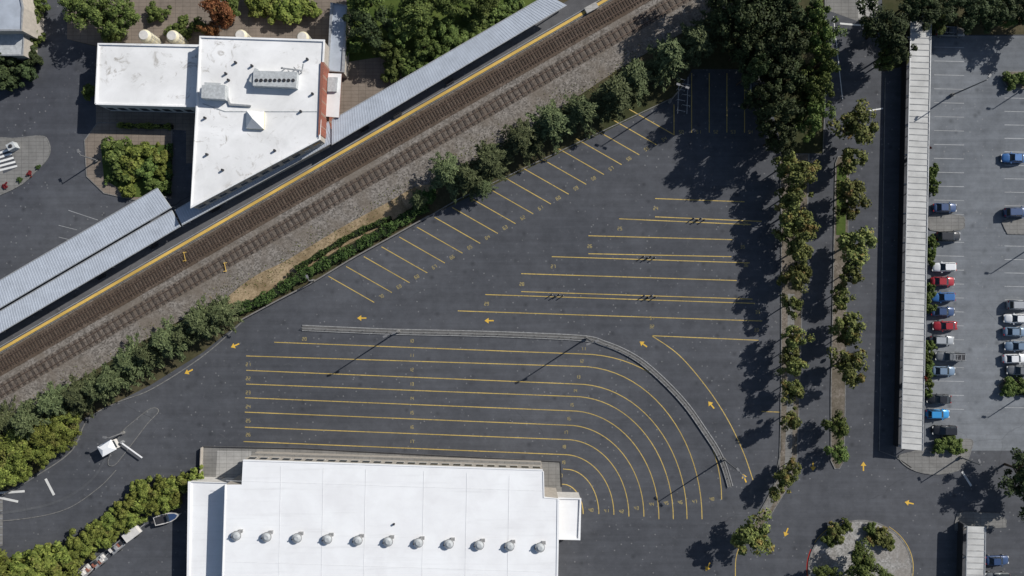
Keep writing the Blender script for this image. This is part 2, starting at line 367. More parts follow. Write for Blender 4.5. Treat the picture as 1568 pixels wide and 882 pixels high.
rb=[(cx+79*math.cos(a),cy+73*math.sin(a)) for a in np.linspace(0,2*pi,56,endpoint=False)]
b=MB(); w=PP(rb); b.prism(w,0,0.12,'kerb','gravel'); b.ribbon(w+[w[0]],0.3,0,0.15,'kerb'); b.build('roundabout_island')
b=MB()
for a0,a1,ww,mk in ((-2.6,-1.9,.13,'yel'),(-3.3,-2.75,.16,'red_p'),(-1.0,.3,.13,'yel')):
    b.ribbon(PP([(cx+81.5*math.cos(a),cy+75.5*math.sin(a)) for a in np.linspace(a0,a1,20)]),ww,0.03,None,mk)
b.build('roundabout_kerb_paint')
island('planting_island',[(1462,800),(1466,786),(1480,784),(1530,786),(1540,796),(1540,806),(1462,812)],'conc',n=0)
b=MB()
for path in ([(1262,-100),(1264,120),(1260,236),(1250,236)],[(1355,120),(1346,690),(1372,700),(1395,716)],[(1195,600),(1195,690),(1186,740),(1166,780)]):
    b.ribbon(PP(path),0.16,0,0.13,'kerb')
b.ribbon(PP(smooth([(372,492),(310,546),(232,596),(180,616),(135,642),(110,690),(60,726),(0,760),(-80,790)],6)),0.2,0,0.14,'kerb')
b.build('kerb')
b=MB(); 
b.ribbon(PP(smooth([(163,700),(140,735),(95,765),(30,782),(-60,790)],8)),0.5,0.02,0.1,'asph_d')
b.ribbon(PP(smooth([(178,720),(150,748),(100,780),(30,795),(-60,800)],8)),0.13,0.02,0.13,'kerb')
b.build('driveway_kerb')
island('median_island',[(232,625),(243,630),(225,650),(196,688),(176,712),(166,706),(185,665),(205,645)],'asph_d',n=4,kerb=0.12)
b=MB(); X,Y=P(1,800); b.box(X,Y,0.03,0.8,9,0.05,'conc'); 
for k in range(6): b.box(X,Y-4+k*1.6,0.08,0.8,0.12,0.03,'metal')
b.build('drain_grate')
sheet('concrete_footpath',[(1262,-60),(1345,-60),(1345,30),(1312,32),(1262,14)],0.02,'conc')
sheet('concrete_ramp',[(1314,-20),(1344,-20),(1343,28),(1314,28)],0.03,'conc_l')
sheet('tree_bed',[(1350,-60),(1700,-60),(1700,52),(1420,54),(1388,100),(1352,110)],0.03,'ground')

# ---------------------------------------------------------------- median barrier
gp=smooth([(463,502),(530,505),(606,508),(700,510),(800,513),(895,518),(925,526),(955,538),(985,556),(1020,587),(1052,622),(1080,662),(1098,690),(1109,715),(1118,745)],6)
wp=PP(gp)
def offset(path,d):
    out=[];n=len(path)
    for i,(x,y) in enumerate(path):
        a=path[max(0,i-1)];c=path[min(n-1,i+1)];dx,dy=c[0]-a[0],c[1]-a[1];l=math.hypot(dx,dy) or 1
        out.append((x-dy/l*d,y+dx/l*d))
    return out
def resample(path,step):
    out=[path[0]];acc=0
    for i in range(1,len(path)):
        a=Vector(path[i-1]);c=Vector(path[i]);d=(c-a).length
        while acc+d>=step:
            t=(step-acc)/d; a=a.lerp(c,t); out.append(tuple(a)); d=(c-a).length; acc=0
            if d<1e-6: break
        acc+=d
    return out
root=empty('median_barrier')
b=MB()
pth=offset(wp,0.0); b.ribbon(pth,0.07,0.55,0.62,'metal_g')
for x,y in resample(pth,2.4): b.cone((x,y,0.1),(x,y,0.6),0.05,0.05,'metal_g',6)
b.build('handrail',root)
b=MB()
for d in (-0.5,0.5): b.ribbon(offset(wp,d),0.17,0.0,0.17,'metal_g')
b.ribbon(wp,0.83,0.0,0.1,'conc_d')
b.build('median_kerb',root)

# ---------------------------------------------------------------- street lamps
SUN=Vector((0.837,0.547))
def lamp(x,y,h=10.0,a=pi*.8,arms=1):
    X,Y=P(x,y); b=MB()
    b.cone((0,0,0),(0,0,0.7),0.34,0.32,'conc',12); b.cone((0,0,0.7),(0,0,h),0.15,0.09,'metal_p',10)
    for s in range(arms):
        c=a+s*pi; dx,dy=math.cos(c),math.sin(c)
        b.cone((0,0,h-0.15),(dx*.6,dy*.6,h),0.05,0.05,'metal_p',6)
        b.box(dx*.85,dy*.85,h-0.08,0.7,0.38,0.16,'metal_p',c)
    o=b.build('street_lamp'); o.location=(X,Y,0.0)
for x,y,h,a,n in ((610,507,10,3.5,2),(898,518,10,3.5,2),(1108,703,10,5.4,2),(1025,156,10.5,2.8,2),(1457,146,10,1.0,1),(1620,102,10,3,1),(1617,354,10,3,1),(1613,574,10,3,1),(150,246,5.5,2,1),(1470,700,6,2,1),(480,430,3,2,1),(190,662,5,3,1)): lamp(x,y,h,a,n)
for x,y,n in ((1078,337,4),(1002,395,4),(862,453,4),(1003,455,4)):
    r=empty('bollard_group',(*P(x,y),0)); b=MB()
    for i in range(n):
        px=-i*0.72; b.cone((px,0.25*(i%2),0.01),(px,0.25*(i%2),1.05),0.1,0.1,'metal_d',10); b.cone((px,0.25*(i%2),1.05),(px,0.25*(i%2),1.12),0.1,0.04,'metal_g',10)
        b.cone((px,0.25*(i%2),0.0),(px,0.25*(i%2),0.05),0.2,0.2,'metal_d',10)
    b.build('posts',r)
root=empty('bike_rack'); b=MB()
for k in range(7):
    x0,y0=P(1040+ (k%2)*8,122+k*8); 
    b.cone((x0-0.6,y0,0),(x0-0.6,y0,0.9),0.05,0.05,'metal',6); b.cone((x0+0.9,y0-0.3,0),(x0+0.9,y0-0.3,0.9),0.05,0.05,'metal',6); b.cone((x0-0.6,y0,0.9),(x0+0.9,y0-0.3,0.9),0.05,0.05,'metal',6)
for xx in (1038,1052): b.ribbon(PP([(xx,120),(xx-2,176)]),0.1,0.8,0.9,'metal')
b.build('frame',root)

# ---------------------------------------------------------------- buildings
def win_edge(b,p0,p1,z0,z1,n,frac=0.6,mk='glass'):
    a=Vector(p0);c=Vector(p1);d=c-a;l=d.length;d.normalize();ang=math.atan2(d.y,d.x)
    for i in range(n):
        q=a+d*l*((i+.5)/n); b.box(q.x,q.y,z0,l/n*frac,0.12,z1-z0,mk,ang)
        b.box(q.x,q.y,z0-0.08,l/n*frac+0.2,0.2,0.07,'wallw',ang)
def building(name,parts,wins=()):
    root=empty(name)
    for nm,poly,z,ms,mt,par in parts:
        w=ccw(PP(poly,z)); b=MB(); b.prism(w,0,z-0.25 if par else z,ms,mt); b.build(nm,root)
        if par:
            b=MB(); b.ribbon(w+[w[0]],0.28,z-0.27,z,par); b.build(nm+'_parapet',root)
    for p0,p1,z,zz0,zz1,n in wins:
        b=MB(); win_edge(b,P(*p0,z),P(*p1,z),zz0,zz1,n); b.build('windows',root)
    return root
hall=building('transit_hall',[('wing_roof',[(150,67),(304,70),(303,163),(146,159)],5.2,'wallw','roof','roof'),
 ('main_roof',[(306,56),(496,62),(489,213),(292,317),(301,164)],7.6,'wallb','roof','roof')],
 [((146,159),(303,163),5.2,1,2.6,9),((489,213),(292,317),7.6,4.6,6.2,12),((496,62),(489,213),7.6,1.2,2.8,8)])
def onroof(poly,z,h,name,mk='hvac',top=None,root=hall):
    b=MB(); b.prism(PP(poly,z+h),z-0.25,z+h,mk,top or mk); return b.build(name,root)
onroof([(309,130),(345,130),(344,152),(308,150)],7.6,1.3,'hvac_unit')
onroof([(313,126),(338,127),(338,134),(313,133)],7.6,0.8,'hvac_duct')
onroof([(388,108),(455,110),(453,134),(387,131)],7.6,1.1,'hvac_unit')
onroof([(381,124),(390,104),(395,106),(388,128)],7.6,0.8,'hvac_pipe')
b=MB()
for k in range(9):
    x=393+k*7; X,Y=P(x,123,8.7); b.cone((X,Y,8.7),(X,Y,8.82),0.33,0.3,'metal_d',10)
for k in range(4):
    X,Y=P(432+k*9,103+(k%2)*5,8.6); b.cone((X,Y,7.3),(X,Y,8.6),0.1,0.1,'metal',6)
b.ribbon(PP([(430,104),(462,108),(464,98)],8.4),0.25,8.2,8.4,'metal'); b.ribbon(PP([(345,141),(352,160),(384,162)],7.6),0.3,7.4,7.7,'metal')
b.ribbon(PP([(309,158),(344,170),(486,170)],7.7),0.15,7.35,7.42,'hvac')
for (x,y) in ((349,122),(313,180),(360,95),(385,100),(478,143),(340,260),(420,230),(316,236),(460,170),(345,112),(470,90)):
    X,Y=P(x,y,7.8); b.cone((X,Y,7.3),(X,Y,7.95),0.25,0.2,'metal_d',8)
b.build('roof_fans',hall)
w=ccw(PP([(378,170),(405,171),(404,198),(377,197)],7.7)); cx0=sum(p[0] for p in w)/4;cy0=sum(p[1] for p in w)/4
b=MB(); b.prism(w,7.3,7.9,'tank'); b.add([(x,y,7.9) for x,y in w]+[(cx0,cy0,9.4)],[[i,(i+1)%4,4] for i in range(4)],'roof'); b.build('pyramid_skylight',hall)
b=MB(); b.prism(PP([(491,95),(496,95),(490,205),(487,208)],7.7),0,7.7,'brick'); b.build('brick_pier',hall)
onroof([(499,112),(523,113),(519,180),(496,178)],4.5,0,'porch_roof','brick','roof')
onroof([(502,118),(517,118),(515,140),(501,140)],4.5,0.5,'porch_unit','hvac')
for x,y in ((219,53),(262,54),(367,53),(462,56)):
    b=MB(); X,Y=P(x,y,4.5); b.cone((X,Y,0),(X,Y,3.9),1.2,1.2,'tank',20); b.cone((X,Y,3.9),(X,Y,4.3),1.2,0.9,'tank',20); b.cone((X,Y,4.3),(X,Y,4.4),.9,.85,'wallw',20)
    for z in (1,2.4,3.5): b.cone((X,Y,z),(X,Y,z+0.08),1.25,1.25,'metal',20)
    b.cone((X+1.4,Y,0),(X+1.4,Y,3.9),0.05,0.05,'metal',6)
    b.build('storage_tank')
building('storage_shed',[('roof',[(508,4),(530,8),(525,110),(502,108)],4,'wallb','canopy','metal')])
building('corner_building',[('roof',[(-150,-60),(20,-60),(34,10),(32,46),(-150,46)],6,'wallb','canopy','metal'),('annex',[(-150,50),(36,50),(34,84),(-150,84)],4,'wallb','hvac','metal')])
dep=building('bus_depot',[('low_roof',[(290,738),(357,740),(355,1100),(284,1100)],3.7,'wallw','roof2','roof2'),
 ('main_roof',[(372,705),(831,720),(832,762),(855,764),(850,1100),(334,1100),(345,742),(370,742)],7.0,'wallb','roof2',None),
 ('side_annex',[(845,763),(889,764),(887,826),(845,825)],4.2,'wallw','roof2','roof2')],
 [((372,705),(831,720),7,4.6,5.8,26)])
b=MB()
for x in (430,495,560,649,715,780): b.ribbon(PP([(x,712+ (x-372)*0.035),(x-7,1100)],7.04),0.06,7.0,7.03,'seam')
for y in (744,868): b.ribbon(PP([(346,y-8),(830,y+8)],7.04),0.05,7.0,7.025,'seam')
b.ribbon(PP([(372,705),(831,720)],7.1),0.2,6.7,7.1,'roof2'); b.ribbon(PP([(345,742),(334,1100)],7.1),0.2,6.7,7.1,'roof2')
b.ribbon(PP([(832,722),(833,762),(855,764),(850,1100)],7.1),0.2,6.7,7.1,'roof2')
b.build('roof_seams',dep)
for k in range(11):
    x=361+46.6*k;y=821+1.8*k; X,Y=P(x,y,7.8); b=MB()
    b.cone((X,Y,7.0),(X,Y,7.5),0.55,0.55,'hvac',14); b.cone((X,Y,7.5),(X,Y,7.7),0.9,0.9,'metal_g',16); b.cone((X,Y,7.7),(X,Y,7.95),0.8,0.4,'hvac',16)
    b.box(X+0.7,Y+0.75,7.0,0.7,0.5,0.5,'metal_g'); b.cone((X-0.9,Y-0.2,7),(X-0.9,Y-0.2,7.8),0.14,0.14,'metal_d',8)
    b.build('roof_ventilator',dep)
b=MB(); X,Y=P(603,803,7.3); b.cone((X,Y,7),(X,Y,7.4),0.2,0.2,'metal_d',8); b.build('roof_vent_pipe',dep)
sheet('depot_apron',[(312,683),(465,686),(858,706),(862,790),(300,790)],0.03,'conc')
sheet('depot_apron_ramp',[(333,690),(385,691),(385,740),(330,740)],0.04,'conc_l')
b=MB(); b.ribbon(PP([(312,684),(465,687),(858,707),(860,745)]),0.18,0,0.16,'metal_d'); b.ribbon(PP([(311,684),(309,735)]),0.15,0,1.0,'wallb'); b.build('low_wall')
b=MB()
b.prism(PP([(386,694),(828,708),(828,716),(386,704)],3.2),2.9,3.2,'wallb','conc'); b.build('loading_canopy',dep)
b=MB()
for k in range(8): X,Y=P(318+k*3.5,742-k*0.6); b.box(X,Y,0.03,0.42,2.2,0.17*(k+1),'conc_l')
b.build('entrance_steps')
def canopy(name,u0,u1,l0,l1,z=4.0,sp=0.5,cm='canopy'):
    root=empty(name); U0,U1,L0,L1=[Vector(P(*q,z)) for q in (u0,u1,l0,l1)]
    b=MB(); b.prism([tuple(U0),tuple(U1),tuple(L1),tuple(L0)],z-0.25,z,'hvac',cm); b.add([(*U0,z-.25),(*U1,z-.25),(*L1,z-.25),(*L0,z-.25)],[[0,1,2,3]],'hvac'); b.build('roof',root)
    ln=(U1-U0).length; n=int(ln/sp); b=MB()
    for i in range(1,n):
        t=i/n; a=U0.lerp(U1,t); c=L0.lerp(L1,t); b.ribbon([tuple(a),tuple(c)],0.12,z,z+0.035,'canopy_seam')
    b.ribbon([tuple(U0),tuple(U1)],0.15,z,z+0.08,'metal'); b.ribbon([tuple(L0),tuple(L1)],0.15,z,z+0.08,'metal')
    b.build('seams',root)
    b=MB(); n=max(2,int(ln/8))
    for i in range(n+1):
        t=min(.99,max(.01,i/n))
        for s in (0.25,0.75):
            q=U0.lerp(U1,t).lerp(L0.lerp(L1,t),s); b.cone((q.x,q.y,0),(q.x,q.y,z-.25),0.12,0.12,'metal',8)
    b.build('columns',root)
canopy('platform_canopy',(-300,605),(241,288),(-300,648),(262,318),4.4)
canopy('platform_canopy',(-300,653),(263,322),(-300,687),(276,347),3.9)
canopy('platform_canopy',(268,322),(503,186),(279,345),(512,217),3.8)
canopy('platform_canopy',(508,184),(838,-8),(508,222),(868,8),4.1)
b=MB(); X,Y=P(905,14)
b.box(X,Y,0.28,2.6,1.2,0.5,'conc_l',0.5); b.build('ticket_machine_plinth')
for x,y in ((497,229),(333,322),(690,128),(610,178),(560,200),(240,378),(160,425)):
    b=MB(); X,Y=P(x,y); b.box(X,Y,0.7,1.8,0.45,0.06,'metal_d',0.52); b.box(X-0.1,Y+0.22,0.8,1.8,0.06,0.4,'metal_d',0.52)
    for s in (-.7,.7): b.box(X+s*math.cos(.52),Y+s*math.sin(.52),0.28,0.08,0.4,0.42,'metal',0.52)
    b.build('platform_bench')
def carport(name,tl,tr,br_,bl,z,sp):
    root=empty(name); A,B,C,D=[Vector(P(*q,z)) for q in (tl,tr,br_,bl)]
    b=MB(); b.prism([tuple(A),tuple(B),tuple(C),tuple(D)],z-0.2,z,'hvac','car_roof'); b.add([(*q,z-.2) for q in (A,B,C,D)],[[0,1,2,3]],'hvac'); b.build('roof',root)
    ln=(D-A).length;n=int(ln/sp); b=MB()
    for i in range(1,n):
        t=i/n; b.ribbon([tuple(A.lerp(D,t)),tuple(B.lerp(C,t))],0.14,z,z+0.06,'car_rib')
    b.ribbon([tuple(A),tuple(D)],0.16,z,z+0.1,'metal'); b.ribbon([tuple(B),tuple(C)],0.16,z,z+0.1,'metal')
    b.build('ribs',root); b=MB(); n=int(ln/5.4)
    for i in range(n+1):
        t=min(.995,max(.005,i/n))
        for s in (0.12,0.88):
            q=A.lerp(D,t).lerp(B.lerp(C,t),s); b.cone((q.x,q.y,0),(q.x,q.y,z-.2),0.09,0.09,'metal',8)
        b.box(A.lerp(D,t).x-0.1,A.lerp(D,t).y,z-.45,0.5,0.2,0.25,'metal')
    b.build('posts',root)
    b=MB(); b.ribbon([tuple(A.lerp(B,.03)),tuple(D.lerp(C,.03))],0.08,0.02,1.6,'metal_d'); b.build('rear_screen',root)
carport('carport',(1395,11),(1426,12),(1413,690),(1380,687),2.9,1.15)
carport('carport',(1481,806),(1509,807),(1505,1000),(1476,1000),2.9,1.15)
b=MB(); b.ribbon(PP(smooth([(372,489),(430,458),(480,432),(542,395),(600,363),(657,331)],5)),0.25,0,0.7,'wallg'); b.build('retaining_wall')
b=MB(); b.ribbon(PP([(657,331),(700,306),(1030,150)]),0.18,0,0.14,'kerb'); b.build('kerb')
root=empty('ticket_booth',(*P(174,682),0),0.5); b=MB()
b.box(0,0,0.14,2.4,1.8,0.9,'wallw'); b.box(0,0,1.04,2.3,1.7,1.1,'glass'); b.build('cabin',root)
for sx in (-1,1):
    for sy in (-1,1):
        b=MB(); b.box(sx*1.12,sy*0.83,1.04,0.14,0.14,1.12,'wallw'); b.build('corner_post',root)
b=MB(); b.prism([(-1.5,-1.1),(1.5,-1.1),(1.5,1.1),(-1.5,1.1)],2.16,2.3,'wallw','roof2'); b.add([(-1.5,-1.1,2.3),(1.5,-1.1,2.3),(1.5,1.1,2.3),(-1.5,1.1,2.3),(-.6,0,2.7),(.6,0,2.7)],[[0,1,5,4],[1,2,5],[2,3,4,5],[3,0,4]],'roof2'); b.build('roof',root)
b=MB(); X0,Y0=P(190,676);X1,Y1=P(222,699); b.box(X0,Y0,0.1,0.45,0.4,1.0,'metal',-.6); b.ribbon([(X0,Y0),(X1,Y1)],0.22,0.95,1.07,'roof2'); b.build('barrier_gate')

# ---------------------------------------------------------------- cars
def carpaint(name,c):
    m=simple(name,c,0.35,0.03,1,0.15,spec=0.5); m.node_tree.nodes['Principled BSDF'].inputs['Coat Weight'].default_value=0.6; m.node_tree.nodes['Principled BSDF'].inputs['Coat Roughness'].default_value=0.08; return m
CP={'white':carpaint('paint_white',(0.75,0.76,0.77)),'silver':carpaint('paint_silver',(0.36,0.38,0.40)),'grey':carpaint('paint_grey',(0.16,0.17,0.18)),'black':carpaint('paint_black',(0.02,0.022,0.027)),'blue':carpaint('paint_blue',(0.04,0.14,0.36)),'navy':carpaint('paint_navy',(0.04,0.075,0.17)),'sky':carpaint('paint_sky',(0.04,0.28,0.6)),'red':carpaint('paint_red',(0.33,0.02,0.03)),'steel':carpaint('paint_steel',(0.17,0.24,0.33))}
def ringloft(b,secs,mk):
    n=len(secs[0]); vs=[p for s in secs for p in s]; fs=[]
    for i in range(len(secs)-1):
        for j in range(n): fs.append([i*n+j,i*n+(j+1)%n,(i+1)*n+(j+1)%n,(i+1)*n+j])
    fs.append(list(range(n))[::-1]); fs.append([(len(secs)-1)*n+j for j in range(n)])
    b.add(vs,fs,mk)
def car(x,y,col,kind='sedan',flip=False,name='parked_car',ang=None):
    X,Y=P(x,y,0.7); root=empty(name,(X,Y,0.02),(pi if flip else 0)+random.uniform(-.03,.03) if ang is None else ang)
    pm=CP[col]; W=0.9; hl=2.3
    cfg={'sedan':(0.72,0.93,[-1.75,0.95],[-1.1,0.2],1.42),'hatch':(0.76,0.95,[-2.0,0.95],[-1.6,0.2],1.5),'suv':(0.85,1.08,[-2.12,1.0],[-1.8,0.35],1.72),'pickup':(0.9,1.1,[-0.7,1.25],[-0.5,0.6],1.8)}[kind]
    if kind=='pickup': hl=2.75
    if kind=='suv': W=0.94
    zh,zb,base,roof,zr=cfg
    def sec(xx,hw,zt,lo=0.28): return [(xx,-hw*.93,lo),(xx,hw*.93,lo),(xx,hw,0.5),(xx,hw*.98,zt-.14),(xx,hw*.86,zt-.02),(xx,hw*.4,zt+.02),(xx,-hw*.4,zt+.02),(xx,-hw*.86,zt-.02),(xx,-hw*.98,zt-.14),(xx,-hw,0.5)]
    tail=zb-.02
    st=[(-hl,W*.72,tail-.22),(-hl+.1,W*.86,tail-.08),(-hl+.4,W*.97,tail),(base[0],W,zb),(0,W,zb),(base[1],W,zb),(base[1]+.4,W*.98,zh+.14),(hl-.45,W*.94,zh),(hl-.12,W*.82,zh-.1),(hl,W*.62,zh-.24)]
    b=MB(); ringloft(b,[sec(*q) for q in st],pm); b.build('body',root,True)
    bw,rw=W*.86,W*.70
    A=[(base[0],-bw,zb),(base[1],-bw,zb),(base[1],bw,zb),(base[0],bw,zb)]; R=[(roof[0],-rw,zr-.05),(roof[1],-rw,zr-.05),(roof[1],rw,zr-.05),(roof[0],rw,zr-.05)]
    b=MB(); b.add(A+R,[[0,1,5,4],[1,2,6,5],[2,3,7,6],[3,0,4,7],[4,5,6,7]],'glass'); b.build('windows',root)
    b=MB(); 
    r=[(roof[0]-.03,-rw*.9),(roof[0]+.1,-rw),(roof[1]-.1,-rw),(roof[1]+.03,-rw*.85),(roof[1]+.06,0),(roof[1]+.03,rw*.85),(roof[1]-.1,rw),(roof[0]+.1,rw),(roof[0]-.03,rw*.9),(roof[0]-.06,0)]
    b.prism(r,zr-.06,zr-.02,pm); b.prism([(q[0]*.96+.0,q[1]*.88) for q in r],zr-.02,zr+.015,pm)
    for i in range(4):
        p=Vector(A[i]);q=Vector(R[i]); b.cone(p,q,0.06,0.05,pm,5)
    for s in (-1,1):
        mx=(base[0]+base[1])/2-.1; b.cone((mx,s*bw*1.01,zb),(mx,s*rw*1.02,zr-.05),0.05,0.04,pm,5)
        b.box(base[1]-.25,s*(W+.1),zb-.03,0.16,0.22,0.15,pm)
    b.build('roof_panel',root)
    b=MB()
    for wx in (-hl*.62,hl*.62):
        for s in (-1,1):
            b.cone((wx,s*(W-.2),0.33),(wx,s*(W+.015),0.33),0.33,0.33,'rubber',16); b.cone((wx,s*(W+.015),0.33),(wx,s*(W+.03),0.33),0.2,0.18,'metal',12)
    b.build('wheels',root)
    b=MB()
    for s in (-1,1): b.box(hl-.1,s*W*.62,zh-.28,0.24,0.34,0.14,'lampw'); b.box(-hl+.05,s*W*.66,tail-.28,0.16,0.3,0.16,'lampred')
    b.box(hl-.02,0,0.35,0.1,0.9,0.2,'metal_d'); b.build('lights',root)
    if kind=='pickup':
        b=MB(); b.box(-1.75,0,zb+.03,1.85,1.45,0.02,'metal_d')
        for s in (-1,1): b.box(-1.75,s*.8,zb+.02,1.95,0.1,0.12,pm); 
        b.box(-2.7,0,zb-.06,0.1,1.6,0.15,pm)
        for s in (-.55,.55): b.box(-1.2,s,zr+.02,2.6,0.07,0.07,'metal')
        for k in range(4): b.box(-2.3+k*.75,0,zr+.03,0.06,1.2,0.06,'metal')
        for s in (-.55,.55): b.cone((-2.35,s,zb),(-2.35,s,zr+.03),0.04,0.04,'metal',6)
        b.build('bed_rack',root)
for x,y,c_,k,f in ((1447,318,'navy','sedan',0),(1452,362,'black','suv',0),(1446,409,'white','hatch',1),(1444,431,'red','sedan',0),(1444,455,'blue','hatch',1),(1444,477,'navy','sedan',0),(1447,499,'red','sedan',1),(1443,521,'silver','hatch',0),(1454,546,'grey','pickup',1),(1445,568,'steel','sedan',0),(1438,611,'black','sedan',1),(1436,634,'sky','hatch',0),(1446,659,'black','suv',1),(1552,242,'blue','sedan',1),(1556,325,'navy','suv',0),(1561,467,'silver','suv',0),(1556,488,'white','sedan',1),(1555,508,'steel','sedan',0),(1557,530,'steel','hatch',1),(1554,549,'white','sedan',0),(1560,567,'grey','suv',1),(1455,49,'grey','pickup',0),(1527,858,'navy','sedan',0),(1527,884,'grey','suv',1),(1156,132,'grey','suv',0)):
    car(x,y,c_,k,bool(f),ang=(pi/2 if (x,y)==(1156,132) else None))
root=empty('boat',(*P(256,793,1.2),0),0.28); b=MB()
secs=[]
for xx,hw,zt in ((-2.6,.85,1.25),(-1,.98,1.25),(.6,.92,1.3),(1.7,.6,1.4),(2.5,.12,1.55)):
    secs.append([(xx,-hw,zt),(xx,-hw*.6,.75),(xx,0,.55+max(0,xx)*.12),(xx,hw*.6,.75),(xx,hw,zt)])
ringloft(b,secs,'wallw'); b.build('hull',root)
b=MB(); b.prism([(-2.4,-.7),(0.2,-.78),(0.2,.78),(-2.4,.7)],1.26,1.3,'metal_d'); b.prism([(0.4,-.75),(1.6,-.5),(2.2,0),(1.6,.5),(.4,.75)],1.42,1.52,CP['navy']); b.prism([(.2,-.6),(.5,-.55),(.5,.55),(.2,.6)],1.5,1.9,'glass'); b.box(-2.75,0,0.9,.4,.4,.8,'metal_d'); b.build('deck',root)
b=MB(); b.box(0,0,.4,5,.12,.12,'metal'); b.box(-.8,0,.35,.12,1.9,.1,'metal')
for s in (-1,1): b.cone((-.8,s*.9,.3),(-.8,s*1.1,.3),.3,.3,'rubber',14)
b.build('trailer',root)
def trailer(x,y,a,mk,L_=3.2,W_=1.7,covered=True):
    root=empty('utility_trailer',(*P(x,y),0),a); b=MB()
    b.box(0,0,.55,L_,W_,.08,'metal')
    if covered:
        b.box(0,0,.64,L_*.95,W_*.95,.9,mk); b.prism([(-L_/2,-W_/2),(L_/2,-W_/2),(L_/2,W_/2),(-L_/2,W_/2)],1.54,1.6,mk)
    else:
        for s in (-1,1): b.box(0,s*W_/2,.63,L_,.06,.3,mk)
        for k in range(5): b.box(-L_/2+L_*(k+.5)/5,random.uniform(-.3,.3),.63,.5,.8,random.uniform(.2,.6),random.choice(['metal','metal_d','wallw','brick']))
    b.box(L_/2+.6,0,.5,1.2,.1,.08,'metal')
    for s in (-1,1): b.cone((0,s*(W_/2+.02),.32),(0,s*(W_/2+.22),.32),.32,.32,'rubber',14)
    b.build('body',root)
trailer(207,814,.65,'wallw'); trailer(182,836,.7,'metal',3,1.4,False); trailer(155,857,.7,'metal',3,1.6,False); trailer(135,872,.8,'wallw',2.5,1.5,False)
b=MB(); X,Y=P(24,226)
b.box(X,Y,0.1,1.5,1.3,1.3,'hvac',.5); b.cone((X,Y,1.4),(X,Y,1.6),.4,.3,'metal_d',10); b.build('utility_cabinet')
island('pedestrian_island',[(-60,215),(20,212),(62,208),(74,216),(76,236),(60,258),(20,290),(-60,310)],'conc',n=4)
b=MB(); b.sheet(PP([(-6,232),(14,226),(28,256),(6,266)]),0.14,'asph_nw')
for k in range(5): b.ribbon(PP([(-5+k,236+k*6.3),(16+k*2.8,229+k*6.3)]),0.4,0.15,None,'whi')
b.build('crosswalk_marking')
island('forecourt_garden',[(150,188),(264,190),(262,304),(205,306),(160,296),(133,270),(130,215)],'conc_b',n=0)
sheet('garden_bed',[(155,222),(257,222),(257,300),(205,302),(160,275)],0.16,'grass')

# ---------------------------------------------------------------- vegetation
def quads(cen,nor,size,asp=0.6,tdir=None):
    N=len(cen); nor=nor/np.linalg.norm(nor,axis=1)[:,None]
    r=rng.normal(size=(N,3)) if tdir is None else tdir+rng.normal(size=(N,3))*0.35
    t=r-nor*np.sum(r*nor,axis=1)[:,None]; t/=np.linalg.norm(t,axis=1)[:,None]+1e-9
    u=np.cross(nor,t); s=size[:,None]
    v=np.stack([cen-t*s*.5,cen+u*s*asp*.5-t*s*.05,cen+t*s*.5+nor*s*.08,cen-u*s*asp*.5-t*s*.05],axis=1)
    return v.reshape(-1,3)
def leafmesh(name,V,lm,extra=None):
    n=len(V)//4; ev=extra.v if extra else []; ef=extra.f if extra else []
    me=bpy.data.meshes.new(name)
    verts=np.vstack([V,np.array(ev).reshape(-1,3)]) if ev else V
    me.vertices.add(len(verts)); me.vertices.foreach_set('co',verts.astype(np.float32).ravel())
    loops=list(range(4*n)); starts=list(range(0,4*n,4)); mi=[0]*n
    for f in ef:
        starts.append(len(loops)); loops+= [a+4*n for a in f]; mi.append(1)
    me.loops.add(len(loops)); me.loops.foreach_set('vertex_index',loops)
    me.polygons.add(len(starts)); me.polygons.foreach_set('loop_start',starts)
    me.materials.append(lm); me.materials.append(M['bark'] if extra is None or not extra.mats else (M[extra.mats[0]]))
    me.polygons.foreach_set('material_index',mi)
    me.update(calc_edges=True); me.validate(); return me
def broad(name,lm,R=4.0,Ht=9.0,nc=46,nl=125,ls=0.42,low=0.32,cr=(0.17,0.3)):
    b=MB(); b.cone((0,0,0),(0.1,0.05,Ht*.55),R*.055,R*.035,'bark',8)
    C=[];Vs=[];zc=Ht*(low+1)/2*.97;rz=Ht*(1-low)/2
    lob=[(random.uniform(0,2*pi),random.uniform(.1,.24)) for _ in range(3)]
    while len(C)<nc:
        p=rng.uniform(-1,1,3)
        if not (0.1<np.linalg.norm(p)<1): continue
        if np.linalg.norm(p)<.55 and random.random()<.5: continue
        th=math.atan2(p[1],p[0]); k=.80+sum(a*math.cos((i+2)*(th-q)) for i,(q,a) in enumerate(lob))
        C.append(np.array([p[0]*R*k,p[1]*R*k,zc+p[2]*rz*.85]))
    for i,c in enumerate(C):
        r=R*random.uniform(*cr); d=rng.normal(size=(nl,3)); d/=np.linalg.norm(d,axis=1)[:,None]
        d[:,2]=np.abs(d[:,2])*np.where(rng.random(nl)<.75,1,-1)
        rad=r*rng.uniform(.55,1.12,nl)[:,None]
        cen=c+d*rad*np.array([1,1,.75]); nor=d+rng.normal(size=(nl,3))*.45+np.array([0,0,.35])
        Vs.append(quads(cen,nor,ls*rng.uniform(.6,1.3,nl),.65))
        if i%3==0:
            st=(0.05,0.03,Ht*random.uniform(.25,.5)); b.cone(st,tuple(c),R*.025,R*.008,'bark',5,False)
    return leafmesh(name,np.vstack(Vs),lm,b)
